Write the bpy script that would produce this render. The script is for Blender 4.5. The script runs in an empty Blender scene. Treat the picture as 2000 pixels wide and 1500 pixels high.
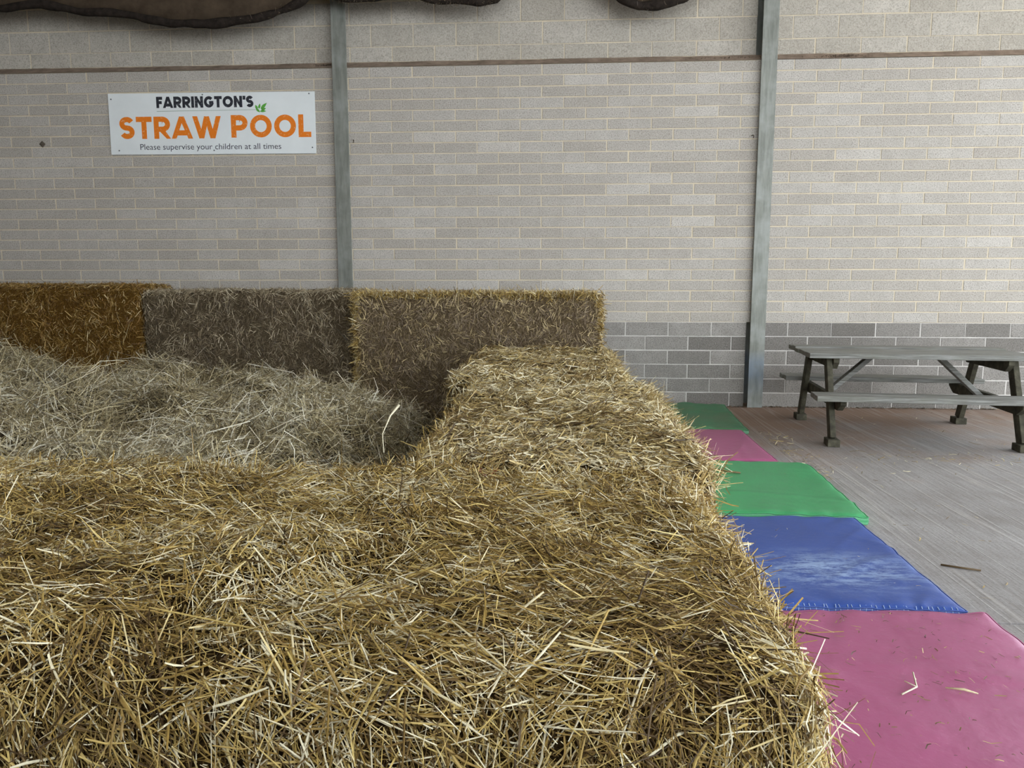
import bpy, bmesh, math
import numpy as np
from mathutils import Vector, Matrix

rng = np.random.default_rng(11)
S = bpy.context.scene
COL = S.collection

# ------------------------------------------------------------------ camera
CAM = (2.274, -8.248, 1.348)
YAW, PITCH, ROLL = -0.06746, -0.13558, 0.0
fw = Vector((math.sin(YAW) * math.cos(PITCH), math.cos(YAW) * math.cos(PITCH), math.sin(PITCH)))
rt = Vector((math.cos(YAW), -math.sin(YAW), 0))
up = rt.cross(fw)
cd = bpy.data.cameras.new('camera')
cd.sensor_fit = 'HORIZONTAL'; cd.sensor_width = 36.0; cd.lens = 1500.0 / 2000 * 36
cd.clip_start = 0.05; cd.clip_end = 300
cam = bpy.data.objects.new('camera', cd); COL.objects.link(cam)
M3 = Matrix((rt, up, -fw)).transposed()
cam.matrix_world = Matrix.Translation(CAM) @ M3.to_4x4()
S.camera = cam

# ------------------------------------------------------------------ world, exposure
w = bpy.data.worlds.new('overcast_sky'); S.world = w; w.use_nodes = True
bg = w.node_tree.nodes['Background']
bg.inputs[0].default_value = (0.86, 0.93, 1.0, 1); bg.inputs[1].default_value = 5.5
S.view_settings.view_transform = 'Standard'; S.view_settings.look = 'None'
S.view_settings.gamma = 1; S.view_settings.use_curve_mapping = False
S.view_settings.exposure = 0.0
S.cycles.max_bounces = 8; S.cycles.diffuse_bounces = 5


# ------------------------------------------------------------------ helpers
def link(name, data, mat=None, parent=None, loc=(0, 0, 0), rot=(0, 0, 0)):
    o = bpy.data.objects.new(name, data)
    COL.objects.link(o)
    o.location = loc; o.rotation_euler = rot
    if parent is not None: o.parent = parent
    if mat is not None and data is not None and not data.materials: data.materials.append(mat)
    return o


def tag(o, label=None, cat=None, group=None, kind=None):
    if label: o['label'] = label
    if cat: o['category'] = cat
    if group: o['group'] = group
    if kind: o['kind'] = kind
    return o


def np_mesh(name, V, F, smooth=False, attrs=None):
    """V (n,3), F (m,k) with constant k"""
    V = np.asarray(V, np.float32); F = np.asarray(F, np.int32)
    me = bpy.data.meshes.new(name)
    m, k = F.shape
    me.vertices.add(len(V)); me.vertices.foreach_set('co', V.ravel())
    me.loops.add(m * k); me.loops.foreach_set('vertex_index', F.ravel())
    me.polygons.add(m); me.polygons.foreach_set('loop_start', np.arange(0, m * k, k, dtype=np.int32))
    me.update(calc_edges=True)
    if smooth: me.polygons.foreach_set('use_smooth', np.ones(m, bool))
    for n, a in (attrs or {}).items():
        at = me.attributes.new(n, 'FLOAT', 'POINT'); at.data.foreach_set('value', np.asarray(a, np.float32))
    return me


class MB:
    """collects shapes into one mesh"""
    def __init__(s): s.v = []; s.f = []
    def add(s, vs, fs):
        b = len(s.v); s.v += [tuple(x) for x in vs]; s.f += [tuple(i + b for i in f) for f in fs]
    def box(s, x0, x1, y0, y1, z0, z1):
        s.add([(x, y, z) for z in (z0, z1) for y in (y0, y1) for x in (x0, x1)],
              [(0, 2, 3, 1), (4, 5, 7, 6), (0, 1, 5, 4), (2, 6, 7, 3), (0, 4, 6, 2), (1, 3, 7, 5)])
    def tube(s, pts, r, n=6):
        pts = [Vector(p) for p in pts]; rings = []
        for i, p in enumerate(pts):
            t = (pts[min(i + 1, len(pts) - 1)] - pts[max(i - 1, 0)]).normalized()
            a = t.orthogonal().normalized() if i == 0 else (a - t * a.dot(t)).normalized()
            b = t.cross(a); rr = r[i] if hasattr(r, '__len__') else r
            rings.append([p + (a * math.cos(q) + b * math.sin(q)) * rr for q in [2 * math.pi * k / n for k in range(n)]])
        vs = [v for ring in rings for v in ring]; fs = []
        for i in range(len(pts) - 1):
            for k in range(n):
                fs.append((i * n + k, i * n + (k + 1) % n, (i + 1) * n + (k + 1) % n, (i + 1) * n + k))
        fs.append(tuple(range(n))[::-1]); fs.append(tuple(range((len(pts) - 1) * n, len(pts) * n)))
        s.add(vs, fs)
    def mesh(s, name, smooth=False, bevel=0):
        me = bpy.data.meshes.new(name); me.from_pydata(s.v, [], s.f); me.update()
        if bevel:
            bm = bmesh.new(); bm.from_mesh(me)
            bmesh.ops.bevel(bm, geom=bm.edges[:], offset=bevel, segments=1, affect='EDGES')
            bm.to_mesh(me); bm.free()
        if smooth:
            for p in me.polygons: p.use_smooth = True
        return me


def _h(ix, iy, iz, seed):
    n = (ix * 374761393 + iy * 668265263 + iz * 2147483647 + seed * 1274126177) & 0xffffffff
    n = ((n ^ (n >> 13)) * 1274126177) & 0xffffffff
    return ((n ^ (n >> 16)) & 0xffff) / 65535.0


def vnoise(P, sc, seed=0):
    P = np.asarray(P, float) * sc; I = np.floor(P).astype(np.int64); f = P - I; f = f * f * (3 - 2 * f)
    r = 0
    for dx in (0, 1):
        for dy in (0, 1):
            for dz in (0, 1):
                wgt = np.where(dx, f[:, 0], 1 - f[:, 0]) * np.where(dy, f[:, 1], 1 - f[:, 1]) * np.where(dz, f[:, 2], 1 - f[:, 2])
                r = r + wgt * _h(I[:, 0] + dx, I[:, 1] + dy, I[:, 2] + dz, seed)
    return r * 2 - 1


def fbm(P, sc, seed=0, o=3):
    return sum(vnoise(P, sc * 2 ** k, seed + k) * 0.5 ** k for k in range(o))


def nrm(a): return a / np.maximum(np.linalg.norm(a, axis=1, keepdims=True), 1e-9)


# ------------------------------------------------------------------ materials
def new_mat(name, rough=0.8, spec=0.3):
    m = bpy.data.materials.new(name); m.use_nodes = True
    nt = m.node_tree; b = nt.nodes['Principled BSDF']
    b.inputs['Roughness'].default_value = rough
    b.inputs['Specular IOR Level'].default_value = spec
    return m, nt, b


def node(nt, t, **kw):
    n = nt.nodes.new(t)
    for k, v in kw.items():
        if k.startswith('i_'):
            key = k[2:]
            key = int(key) if key.isdigit() else key.replace('_', ' ')
            n.inputs[key].default_value = v
        else: setattr(n, k, v)
    return n


def ramp(nt, src, stops, interp='LINEAR'):
    r = nt.nodes.new('ShaderNodeValToRGB'); r.color_ramp.interpolation = interp
    el = r.color_ramp.elements
    while len(el) < len(stops): el.new(0.5)
    for e, (p, c) in zip(el, stops):
        e.position = p; e.color = (c, c, c, 1) if not hasattr(c, '__len__') else (*c, 1)
    nt.links.new(src, r.inputs[0]); return r.outputs[0]


def mixc(nt, fac, a, b, mode='MIX'):
    n = nt.nodes.new('ShaderNodeMix'); n.data_type = 'RGBA'; n.blend_type = mode
    for sock, v in ((n.inputs[0], fac), (n.inputs[6], a), (n.inputs[7], b)):
        if hasattr(v, 'is_output'): nt.links.new(v, sock)
        else: sock.default_value = v if not hasattr(v, '__len__') else ((*v, 1) if len(v) == 3 else v)
    return n.outputs[2]


def coords(nt, space='Object', scale=(1, 1, 1)):
    t = nt.nodes.new('ShaderNodeTexCoord'); mp = nt.nodes.new('ShaderNodeMapping')
    mp.inputs['Scale'].default_value = scale
    if space == 'World':
        g = nt.nodes.new('ShaderNodeNewGeometry'); nt.links.new(g.outputs['Position'], mp.inputs[0])
    else: nt.links.new(t.outputs[space], mp.inputs[0])
    return mp.outputs[0]


def noise(nt, co, scale, detail=4, rough=0.6):
    n = node(nt, 'ShaderNodeTexNoise'); n.inputs['Scale'].default_value = scale
    n.inputs['Detail'].default_value = detail; n.inputs['Roughness'].default_value = rough
    nt.links.new(co, n.inputs['Vector']); return n.outputs['Fac']


def bump(nt, b, h, strength=0.3, dist=0.01):
    n = node(nt, 'ShaderNodeBump'); n.inputs['Strength'].default_value = strength; n.inputs['Distance'].default_value = dist
    nt.links.new(h, n.inputs['Height']); nt.links.new(n.outputs[0], b.inputs['Normal'])


def mat_block(name, lo, hi, speck, bs=0.5):
    m, nt, b = new_mat(name, 0.95, 0.15)
    oi = node(nt, 'ShaderNodeObjectInfo')
    base = ramp(nt, oi.outputs['Random'], [(0.0, lo), (0.5, [(p + q) / 2 for p, q in zip(lo, hi)]), (0.85, hi), (1.0, [min(1, q * 1.12) for q in hi])])
    co = coords(nt, 'World')
    n1 = noise(nt, co, 85, 4, 0.8); n2 = noise(nt, co, 7, 4)
    c = mixc(nt, ramp(nt, n1, [(0.33, 1.0), (0.50, 0.0)]), base, speck)
    c = mixc(nt, ramp(nt, n1, [(0.56, 0.0), (0.70, 0.8)]), c, [min(1, q * 1.3) for q in hi])
    c = mixc(nt, ramp(nt, n2, [(0.35, 0.28), (0.6, 0.0)]), c, [q * 0.75 for q in lo])
    nt.links.new(c, b.inputs['Base Color']); bump(nt, b, n1, bs, 0.004); return m


M = {}
M['block'] = mat_block('concrete_block', (0.45, 0.41, 0.357), (0.515, 0.48, 0.43), (0.17, 0.15, 0.125))
M['block_grey'] = mat_block('dense_grey_block', (0.19, 0.175, 0.155), (0.32, 0.298, 0.27), (0.085, 0.078, 0.068), 0.8)
M['block_up'] = mat_block('upper_block', (0.45, 0.41, 0.345), (0.52, 0.48, 0.415), (0.24, 0.21, 0.17))


def simple(name, col, rough=0.8, spec=0.3, var=0.15, scale=8, bscale=60, bs=0.2, metal=0, space='World', bd=0.004):
    m, nt, b = new_mat(name, rough, spec)
    co = coords(nt, space)
    n = noise(nt, co, scale, 5)
    c = mixc(nt, ramp(nt, n, [(0.3, 0.0), (0.7, 1.0)]), [q * (1 - var) for q in col], [min(1, q * (1 + var)) for q in col])
    nt.links.new(c, b.inputs['Base Color']); b.inputs['Metallic'].default_value = metal
    if bs: bump(nt, b, noise(nt, co, bscale, 3), bs, bd)
    return m


M['mortar'] = simple('pale_mortar', (0.63, 0.545, 0.40), 0.95, 0.1, 0.12, 5, 120, 0.5)
M['mortar_grey'] = simple('grey_mortar', (0.55, 0.52, 0.48), 0.95, 0.1, 0.2, 5, 90, 0.6)
M['fillet'] = simple('dusty_mortar', (0.27, 0.205, 0.155), 0.98, 0.05, 0.3, 9, 80, 0.8)
M['roof'] = simple('fibre_cement_roof', (0.30, 0.235, 0.17), 0.95, 0.1, 0.2, 2)
M['render'] = simple('side_wall_render', (0.40, 0.37, 0.33), 0.95, 0.1, 0.15, 2)
M['lining'] = simple('dirty_lining', (0.070, 0.050, 0.033), 0.95, 0.1, 0.35, 6, 40, 0.5)
M['hem'] = simple('dirty_hem', (0.026, 0.020, 0.016), 0.95, 0.1, 0.4, 20, 60, 0.8)


def mat_steel():
    m, nt, b = new_mat('galvanised_steel', 0.55, 0.4)
    co = coords(nt, 'World'); st = coords(nt, 'World', (1, 1, 0.12))
    n = noise(nt, st, 26, 5, 0.65); n2 = noise(nt, co, 5, 4)
    c = mixc(nt, ramp(nt, n, [(0.3, 0), (0.7, 1)]), (0.15, 0.155, 0.13), (0.27, 0.275, 0.24))
    c = mixc(nt, ramp(nt, n2, [(0.45, 0), (0.75, 0.6)]), c, (0.34, 0.35, 0.325))
    # blue overspray low on the column
    sp = node(nt, 'ShaderNodeSeparateXYZ'); nt.links.new(co, sp.inputs[0])
    z = ramp(nt, sp.outputs[2], [(0.10, 0.05), (0.34, 0.5), (0.48, 0.4), (0.62, 0.0)])
    f = node(nt, 'ShaderNodeMath', operation='MULTIPLY'); nt.links.new(z, f.inputs[0])
    nt.links.new(ramp(nt, n2, [(0.3, 0.35), (0.6, 1)]), f.inputs[1])
    c = mixc(nt, f.outputs[0], c, (0.15, 0.22, 0.33))
    nt.links.new(c, b.inputs['Base Color']); b.inputs['Metallic'].default_value = 0.25
    bump(nt, b, n, 0.15, 0.003); return m


M['steel'] = mat_steel()


def mat_straw(name, stops, spec=0.35, rough=0.5):
    m, nt, b = new_mat(name, rough, spec)
    a = node(nt, 'ShaderNodeAttribute', attribute_name='tone')
    c = ramp(nt, a.outputs['Fac'], stops)
    co = coords(nt, 'World'); n = noise(nt, co, 45, 2)
    c = mixc(nt, ramp(nt, n, [(0.3, 0.35), (0.65, 0.0)]), c, [q * 0.6 for q in stops[1][1]])
    nt.links.new(c, b.inputs['Base Color']); return m


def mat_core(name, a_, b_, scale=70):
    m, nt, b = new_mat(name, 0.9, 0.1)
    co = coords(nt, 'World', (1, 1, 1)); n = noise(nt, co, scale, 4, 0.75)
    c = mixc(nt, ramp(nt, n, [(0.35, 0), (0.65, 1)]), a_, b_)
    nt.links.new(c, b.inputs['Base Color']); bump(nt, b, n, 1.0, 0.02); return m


M['straw_gold'] = mat_straw('golden_straw', [(0, (0.045, 0.024, 0.008)), (0.3, (0.16, 0.095, 0.03)), (0.58, (0.42, 0.275, 0.072)), (0.80, (0.69, 0.52, 0.18)), (1, (0.90, 0.82, 0.58))])
M['straw_arm'] = mat_straw('dry_straw', [(0, (0.055, 0.033, 0.014)), (0.3, (0.18, 0.115, 0.045)), (0.58, (0.40, 0.28, 0.10)), (0.80, (0.65, 0.505, 0.21)), (1, (0.88, 0.80, 0.56))])
M['straw_pool'] = mat_straw('bleached_straw', [(0, (0.06, 0.043, 0.022)), (0.3, (0.19, 0.145, 0.075)), (0.6, (0.41, 0.33, 0.165)), (0.82, (0.68, 0.59, 0.36)), (1, (0.90, 0.85, 0.68))])
M['straw_amber'] = mat_straw('amber_straw', [(0, (0.09, 0.04, 0.008)), (0.4, (0.23, 0.12, 0.022)), (0.7, (0.36, 0.21, 0.05)), (0.9, (0.52, 0.36, 0.12)), (1, (0.70, 0.56, 0.30))])
M['straw_grey'] = mat_straw('weathered_straw', [(0, (0.06, 0.042, 0.027)), (0.4, (0.18, 0.133, 0.078)), (0.7, (0.30, 0.23, 0.14)), (0.92, (0.50, 0.41, 0.25)), (1, (0.66, 0.57, 0.40))])
M['straw_tan'] = mat_straw('tan_straw', [(0, (0.09, 0.06, 0.035)), (0.4, (0.21, 0.15, 0.095)), (0.7, (0.33, 0.25, 0.15)), (0.9, (0.50, 0.38, 0.18)), (1, (0.68, 0.54, 0.28))])
M['core_gold'] = mat_core('packed_straw_shade', (0.02, 0.011, 0.004), (0.09, 0.054, 0.018))  # straw core darkened to stand for shade in the gaps between straws
M['core_pool'] = mat_core('packed_bleached_straw_shade', (0.03, 0.021, 0.011), (0.12, 0.09, 0.048))  # heap core darkened too, for the shade between straws and beside the arm bales
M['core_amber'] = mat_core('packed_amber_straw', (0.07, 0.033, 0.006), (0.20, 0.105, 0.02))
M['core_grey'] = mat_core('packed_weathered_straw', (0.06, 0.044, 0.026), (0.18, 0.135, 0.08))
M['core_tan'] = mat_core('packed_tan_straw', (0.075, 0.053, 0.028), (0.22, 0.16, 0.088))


def mat_wood():
    m, nt, b = new_mat('weathered_wood', 0.75, 0.3)
    co = coords(nt, 'Object', (1.2, 22, 22)); n = noise(nt, co, 3.0, 5, 0.65)
    co2 = coords(nt, 'Object'); n2 = noise(nt, co2, 4, 3)
    c = ramp(nt, n, [(0.25, (0.07, 0.066, 0.055)), (0.5, (0.19, 0.187, 0.168)), (0.75, (0.34, 0.338, 0.315))])
    c = mixc(nt, ramp(nt, n2, [(0.45, 0), (0.75, 0.4)]), c, (0.15, 0.15, 0.10))
    nt.links.new(c, b.inputs['Base Color']); bump(nt, b, n, 0.4, 0.004); return m


def mat_leg():
    m, nt, b = new_mat('stained_wood', 0.8, 0.25)
    co = coords(nt, 'Object'); n = noise(nt, co, 14, 5, 0.65)
    c = ramp(nt, n, [(0.3, (0.03, 0.026, 0.018)), (0.55, (0.07, 0.064, 0.042)), (0.8, (0.14, 0.13, 0.09))])
    nt.links.new(c, b.inputs['Base Color']); bump(nt, b, n, 0.3, 0.004); return m


M['wood'] = mat_wood(); M['leg'] = mat_leg()


def mat_vinyl(name, col, dirt, wear=None, wmask=None, dirt_amt=0.35):
    m, nt, b = new_mat(name, 0.42, 0.45)
    co = coords(nt, 'Object')
    n = noise(nt, co, 3.5, 5); n2 = noise(nt, co, 40, 3, 0.7)
    c = mixc(nt, ramp(nt, n, [(0.4, 0.0), (0.75, dirt_amt)]), col, dirt)
    c = mixc(nt, ramp(nt, n2, [(0.62, 0.0), (0.75, 0.25)]), c, [min(1, q * 1.5 + 0.08) for q in col])
    if wear:
        st = coords(nt, 'Object', (0.7, 2.2, 1)); w1 = noise(nt, st, 9, 8, 0.85)
        sp = node(nt, 'ShaderNodeVectorMath', operation='DISTANCE'); nt.links.new(coords(nt, 'Object', (1.0, 2.0, 1)), sp.inputs[0])
        sp.inputs[1].default_value = (wmask[0], wmask[1] * 2.0, 0.05)
        d = ramp(nt, sp.outputs['Value'], [(0.1, 1.0), (0.62, 0.0)])
        f = node(nt, 'ShaderNodeMath', operation='MULTIPLY'); nt.links.new(d, f.inputs[0])
        nt.links.new(ramp(nt, w1, [(0.46, 0.0), (0.58, 1.0)]), f.inputs[1])
        c = mixc(nt, f.outputs[0], c, wear)
    nt.links.new(c, b.inputs['Base Color']); bump(nt, b, noise(nt, co, 22, 4), 0.25, 0.01); return m


M['vinyl_green_dark'] = mat_vinyl('green_vinyl_worn', (0.035, 0.18, 0.075), (0.10, 0.15, 0.07), dirt_amt=0.7)
M['vinyl_green'] = mat_vinyl('green_vinyl', (0.05, 0.31, 0.115), (0.06, 0.21, 0.095))
M['vinyl_pink'] = mat_vinyl('pink_vinyl', (0.36, 0.085, 0.19), (0.27, 0.085, 0.15))
M['vinyl_blue'] = mat_vinyl('blue_vinyl', (0.03, 0.075, 0.30), (0.025, 0.05, 0.18), (0.27, 0.38, 0.60), (0.1, -0.22))
M['thread'] = simple('pale_thread', (0.35, 0.45, 0.62), 0.8, 0.2, 0.1)


def mat_floor():
    m, nt, b = new_mat('brushed_concrete', 0.88, 0.25)
    co = coords(nt, 'World')
    st = coords(nt, 'World', (1, 0.06, 1))
    fine = noise(nt, st, 55, 4, 0.7)
    sp = node(nt, 'ShaderNodeSeparateXYZ'); nt.links.new(co, sp.inputs[0])
    # irregular tamping ridges run away from the camera
    rl = noise(nt, coords(nt, 'World', (3.4, 0.10, 1)), 1.0, 2.5, 0.55)
    ridge = ramp(nt, rl, [(0.40, 0.0), (0.415, 1.0), (0.43, 0.0), (0.50, 0.0), (0.512, 0.9), (0.525, 0.0), (0.60, 0.0), (0.612, 0.9), (0.63, 0.0)])
    n = noise(nt, co, 1.6, 6, 0.65); g = noise(nt, co, 70, 4, 0.8)
    c = mixc(nt, ramp(nt, n, [(0.3, 0), (0.7, 1)]), (0.255, 0.235, 0.22), (0.38, 0.365, 0.355))
    c = mixc(nt, ramp(nt, fine, [(0.35, 0.45), (0.6, 0.0)]), c, (0.17, 0.15, 0.135))
    c = mixc(nt, ramp(nt, g, [(0.35, 0.6), (0.5, 0)]), c, (0.15, 0.14, 0.13))
    # red-brown dust lies against the wall and the mats
    a = node(nt, 'ShaderNodeMath', operation='MULTIPLY_ADD'); nt.links.new(n, a.inputs[0]); a.inputs[1].default_value = 1.7
    ys = node(nt, 'ShaderNodeMath', operation='MULTIPLY_ADD'); nt.links.new(sp.outputs[1], ys.inputs[0]); ys.inputs[1].default_value = 0.34
    xs = node(nt, 'ShaderNodeMath', operation='MULTIPLY_ADD'); nt.links.new(sp.outputs[0], xs.inputs[0]); xs.inputs[1].default_value = -0.16; xs.inputs[2].default_value = 1.05
    nt.links.new(xs.outputs[0], ys.inputs[2]); nt.links.new(ys.outputs[0], a.inputs[2])
    c = mixc(nt, ramp(nt, a.outputs[0], [(0.25, 0.0), (0.9, 0.85)]), c, (0.22, 0.135, 0.085))
    rf = node(nt, 'ShaderNodeMath', operation='MULTIPLY'); nt.links.new(ridge, rf.inputs[0]); rf.inputs[1].default_value = 0.3
    c = mixc(nt, rf.outputs[0], c, (0.46, 0.42, 0.38))
    nt.links.new(c, b.inputs['Base Color'])
    h = node(nt, 'ShaderNodeMath', operation='MULTIPLY_ADD'); nt.links.new(ridge, h.inputs[0]); h.inputs[1].default_value = 0.5
    nt.links.new(fine, h.inputs[2])
    bump(nt, b, h.outputs[0], 0.4, 0.008); return m


M['floor'] = mat_floor()
M['board'] = simple('white_sign_board', (0.80, 0.83, 0.82), 0.35, 0.4, 0.04, 3, 30, 0.0)


def mat_print(name, col, fleck, amt):
    m, nt, b = new_mat(name, 0.5, 0.3)
    co = coords(nt, 'Object'); n = noise(nt, co, 42, 4, 0.7)
    c = mixc(nt, ramp(nt, n, [(0.58, 0.0), (0.66, amt)]), col, fleck)
    nt.links.new(c, b.inputs['Base Color']); return m


M['print_orange'] = mat_print('orange_print', (0.83, 0.21, 0.012), (0.85, 0.48, 0.25), 0.8)
M['print_black'] = mat_print('black_print', (0.025, 0.027, 0.035), (0.22, 0.23, 0.25), 0.6)
M['print_dark'] = mat_print('charcoal_print', (0.06, 0.06, 0.075), (0.06, 0.06, 0.075), 0.0)
M['print_green'] = mat_print('green_print', (0.12, 0.42, 0.06), (0.3, 0.6, 0.15), 0.5)
M['print_line'] = mat_print('grey_green_print', (0.30, 0.38, 0.28), (0.4, 0.45, 0.4), 0.5)
M['screw'] = simple('screw_metal', (0.10, 0.11, 0.12), 0.4, 0.5, 0.1)
M['twine'] = simple('red_twine', (0.42, 0.10, 0.06), 0.7, 0.3, 0.3, 60)
M['rust'] = simple('rusty_fixing', (0.10, 0.08, 0.06), 0.8, 0.3, 0.3, 60)
M['debris'] = simple('dark_debris', (0.035, 0.027, 0.02), 0.95, 0.1, 0.4, 60)

# ------------------------------------------------------------------ structure: floor, roof, walls
m_ = MB()
JY = -5.245
m_.add([(-5.0, 0.3, 0), (30, 0.3, 0), (30, JY + .008, 0), (-5.0, JY + .008, 0),
        (-5.0, JY - .008, 0), (30, JY - .008, 0), (30, -30, 0), (-5.0, -30, 0),
        (-5.0, JY + .008, -.03), (30, JY + .008, -.03), (30, JY - .008, -.03), (-5.0, JY - .008, -.03)],
       [(0, 3, 2, 1), (4, 7, 6, 5), (3, 8, 9, 2), (8, 11, 10, 9), (11, 4, 5, 10)])
tag(link('floor', m_.mesh('floor'), M['floor']), 'tamped grey concrete floor with ridges and brown dust', None, None, 'structure')

m_ = MB(); m_.box(-5.3, 11.5, -11.2, 0.6, 6.6, 6.7)  # right overhang lengthened to cut the light on the right of the wall
tag(link('ceiling', m_.mesh('ceiling'), M['roof']), 'dark fibre cement barn roof overhead, lengthened on the right for shade', None, None, 'structure')
m_ = MB(); m_.box(-5.25, -5.0, -11.0, 0.3, 0, 6.6)  # unseen wall, added to keep the left side in shade
tag(link('wall_side_shade', m_.mesh('wall_side_shade'), M['render']), 'unseen rendered side wall added to close off light from the left', None, None, 'structure')

m_ = MB(); m_.box(-5.25, 0.2, -11.2, -11.0, 0, 6.6)  # unseen tall wall, added to block sky light from behind the camera
tag(link('wall_front_shade', m_.mesh('wall_front_shade'), M['render']), 'unseen rendered wall added far behind the viewer to block light', None, None, 'structure')
m_ = MB(); m_.box(-5.0, 3.9, -9.45, -9.25, 0, 2.0)  # unseen low wall, added to darken the front of the nearest bale
tag(link('wall_low_shade', m_.mesh('wall_low_shade'), M['render']), 'unseen low wall added just behind the viewer to shade the near bale', None, None, 'structure')

BLOCK = {}


def block_mesh(wd, ht):
    k = (round(wd, 3), round(ht, 3))
    if k not in BLOCK:
        a, b_, c = wd / 2, ht / 2, 0.003
        V = [(-a, .03, -b_), (a, .03, -b_), (a, .03, b_), (-a, .03, b_),
             (-a, c, -b_), (a, c, -b_), (a, c, b_), (-a, c, b_),
             (-a + c, 0, -b_ + c), (a - c, 0, -b_ + c), (a - c, 0, b_ - c), (-a + c, 0, b_ - c)]
        F = []
        for r in (0, 4):
            for i in range(4):
                j = (i + 1) % 4; F.append((r + i, r + j, r + 4 + j, r + 4 + i))
        F.append((8, 9, 10, 11))
        me = bpy.data.meshes.new('block'); me.from_pydata(V, [], F); me.update()
        BLOCK[k] = me
    return BLOCK[k]


BM = {}


def lay_row(parent, x0, x1, phase, z0, ht, y, mat, mkey):
    """one course of 440 mm blocks on a 450 mm module between x0 and x1"""
    k = math.floor((x0 - phase) / .45)
    x = phase + .45 * k
    while x < x1 - .02:
        a, b_ = max(x + .005, x0), min(x + .445, x1)
        if b_ - a > .03:
            key = (round(b_ - a, 3), round(ht, 3), mkey)
            if key not in BM:
                me = block_mesh(b_ - a, ht).copy(); me.materials.append(mat); BM[key] = me
            link('block', BM[key], None, parent,
                 ((a + b_) / 2 + rng.normal(0, .0015), y + rng.normal(0, .0005), z0 + ht / 2 + rng.normal(0, .001)),
                 (rng.normal(0, .003), rng.normal(0, .0015), rng.normal(0, .0012)))
        x += .45


def bay(name, label, x0, x1, phase, zmin, band, bphase, xr=None):
    mb = MB(); xr = xr or x1
    mb.box(x0, x1, .0035, .22, 0.9, 3.535)
    mb.box(x0, xr, .1035, .24, 3.5, 6.6)
    o = link(name, mb.mesh(name), M['mortar']); tag(o, label, None, None, 'structure')
    lm = MB(); lm.box(x0, xr - .01 if xr < x1 else x1, .0035, .22, 0, 0.9)
    link('lower_mortar', lm.mesh('lower_mortar'), M['mortar_grey'], o)
    # sloped, dusty mortar fillet on the set-back
    n = 90; xs = np.linspace(x0, x1, n)
    P0 = np.stack([xs, np.full(n, -.004), 3.537 + fbm(np.stack([xs, xs * 0, xs * 0], 1), 3, 5) * .0015], 1)
    P1 = np.stack([xs, np.full(n, .106), 3.612 + fbm(np.stack([xs, xs * 0, xs * 0], 1), 5, 9) * .003], 1)
    V = np.concatenate([P0, P1]); F = [(i, i + 1, n + i + 1, n + i) for i in range(n - 1)]
    link('ledge_fillet', np_mesh('ledge_fillet', V, F, True), M['fillet'], o)
    for i in range(24):
        zb = 3.54 - .11 * (i + 1)
        if zb < zmin - .05: continue
        lay_row(o, x0, x1, phase + (0 if i % 2 else .225), zb + .004, .100, 0, M['block'], 'm')
    for j, (z0, h) in enumerate(((3.612, .145), (3.765, .215), (3.990, .215))):
        lay_row(o, x0, xr, phase + (.225 if j == 1 else 0), z0, h, .1, M['block_up'], 'u')
    if band:
        for j in range(6):
            lay_row(o, band[0], band[1], bphase + (0 if j % 2 == 0 else .21), .9 - .15 * (j + 1) + .005, .140, 0, M['block_grey'], 'g')
    return o


wl = bay('wall_left', 'pale block wall bay left of the left steel column, carrying the sign', -5.0, -.075, -3.517, 1.05, None, 0)
wb = bay('wall_back', 'pale block wall bay between the two steel columns', -.065, 4.285, 0.0, 1.05, None, 0, 4.20)
for i in (22, 23):   # the last courses above the grey band, right of the bales
    lay_row(wb, 2.25, 4.285, (0 if i % 2 else .225), 3.54 - .11 * (i + 1) + .004, .1, 0, M['block'], 'm')
for j in range(6):
    lay_row(wb, 2.48, 4.19, 2.93 + (0 if j % 2 == 0 else .21), .9 - .15 * (j + 1) + .005, .140, 0, M['block_grey'], 'g')
wr = bay('wall_right', 'pale block wall bay behind the picnic table with grey lower courses', 4.295, 8.6, 4.784, .85, (4.295, 8.6), 5.07)


mb = MB(); mb.box(4.05, 4.55, .262, .30, 0, 6.6)
link('recess_backing', mb.mesh('recess_backing'), M['render'], wb)


def column(xc, label):
    w_, t = .0775, .011
    mb = MB()
    mb.box(xc - w_, xc + w_, -.062, -.062 + t, 0, 6.6)
    mb.box(xc - .005, xc + .005, -.062 + t, .25, 0, 6.6)
    mb.box(xc - w_, xc + w_, .25, .25 + t, 0, 6.6)
    o = link('steel_column', mb.mesh('steel_column', bevel=.0015), M['steel'])
    tag(o, label, 'column', None, None); return o


column(-.072, 'galvanised steel column just right of the white sign')
column(4.297, 'galvanised steel column with blue-tinted foot left of the picnic table')


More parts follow.
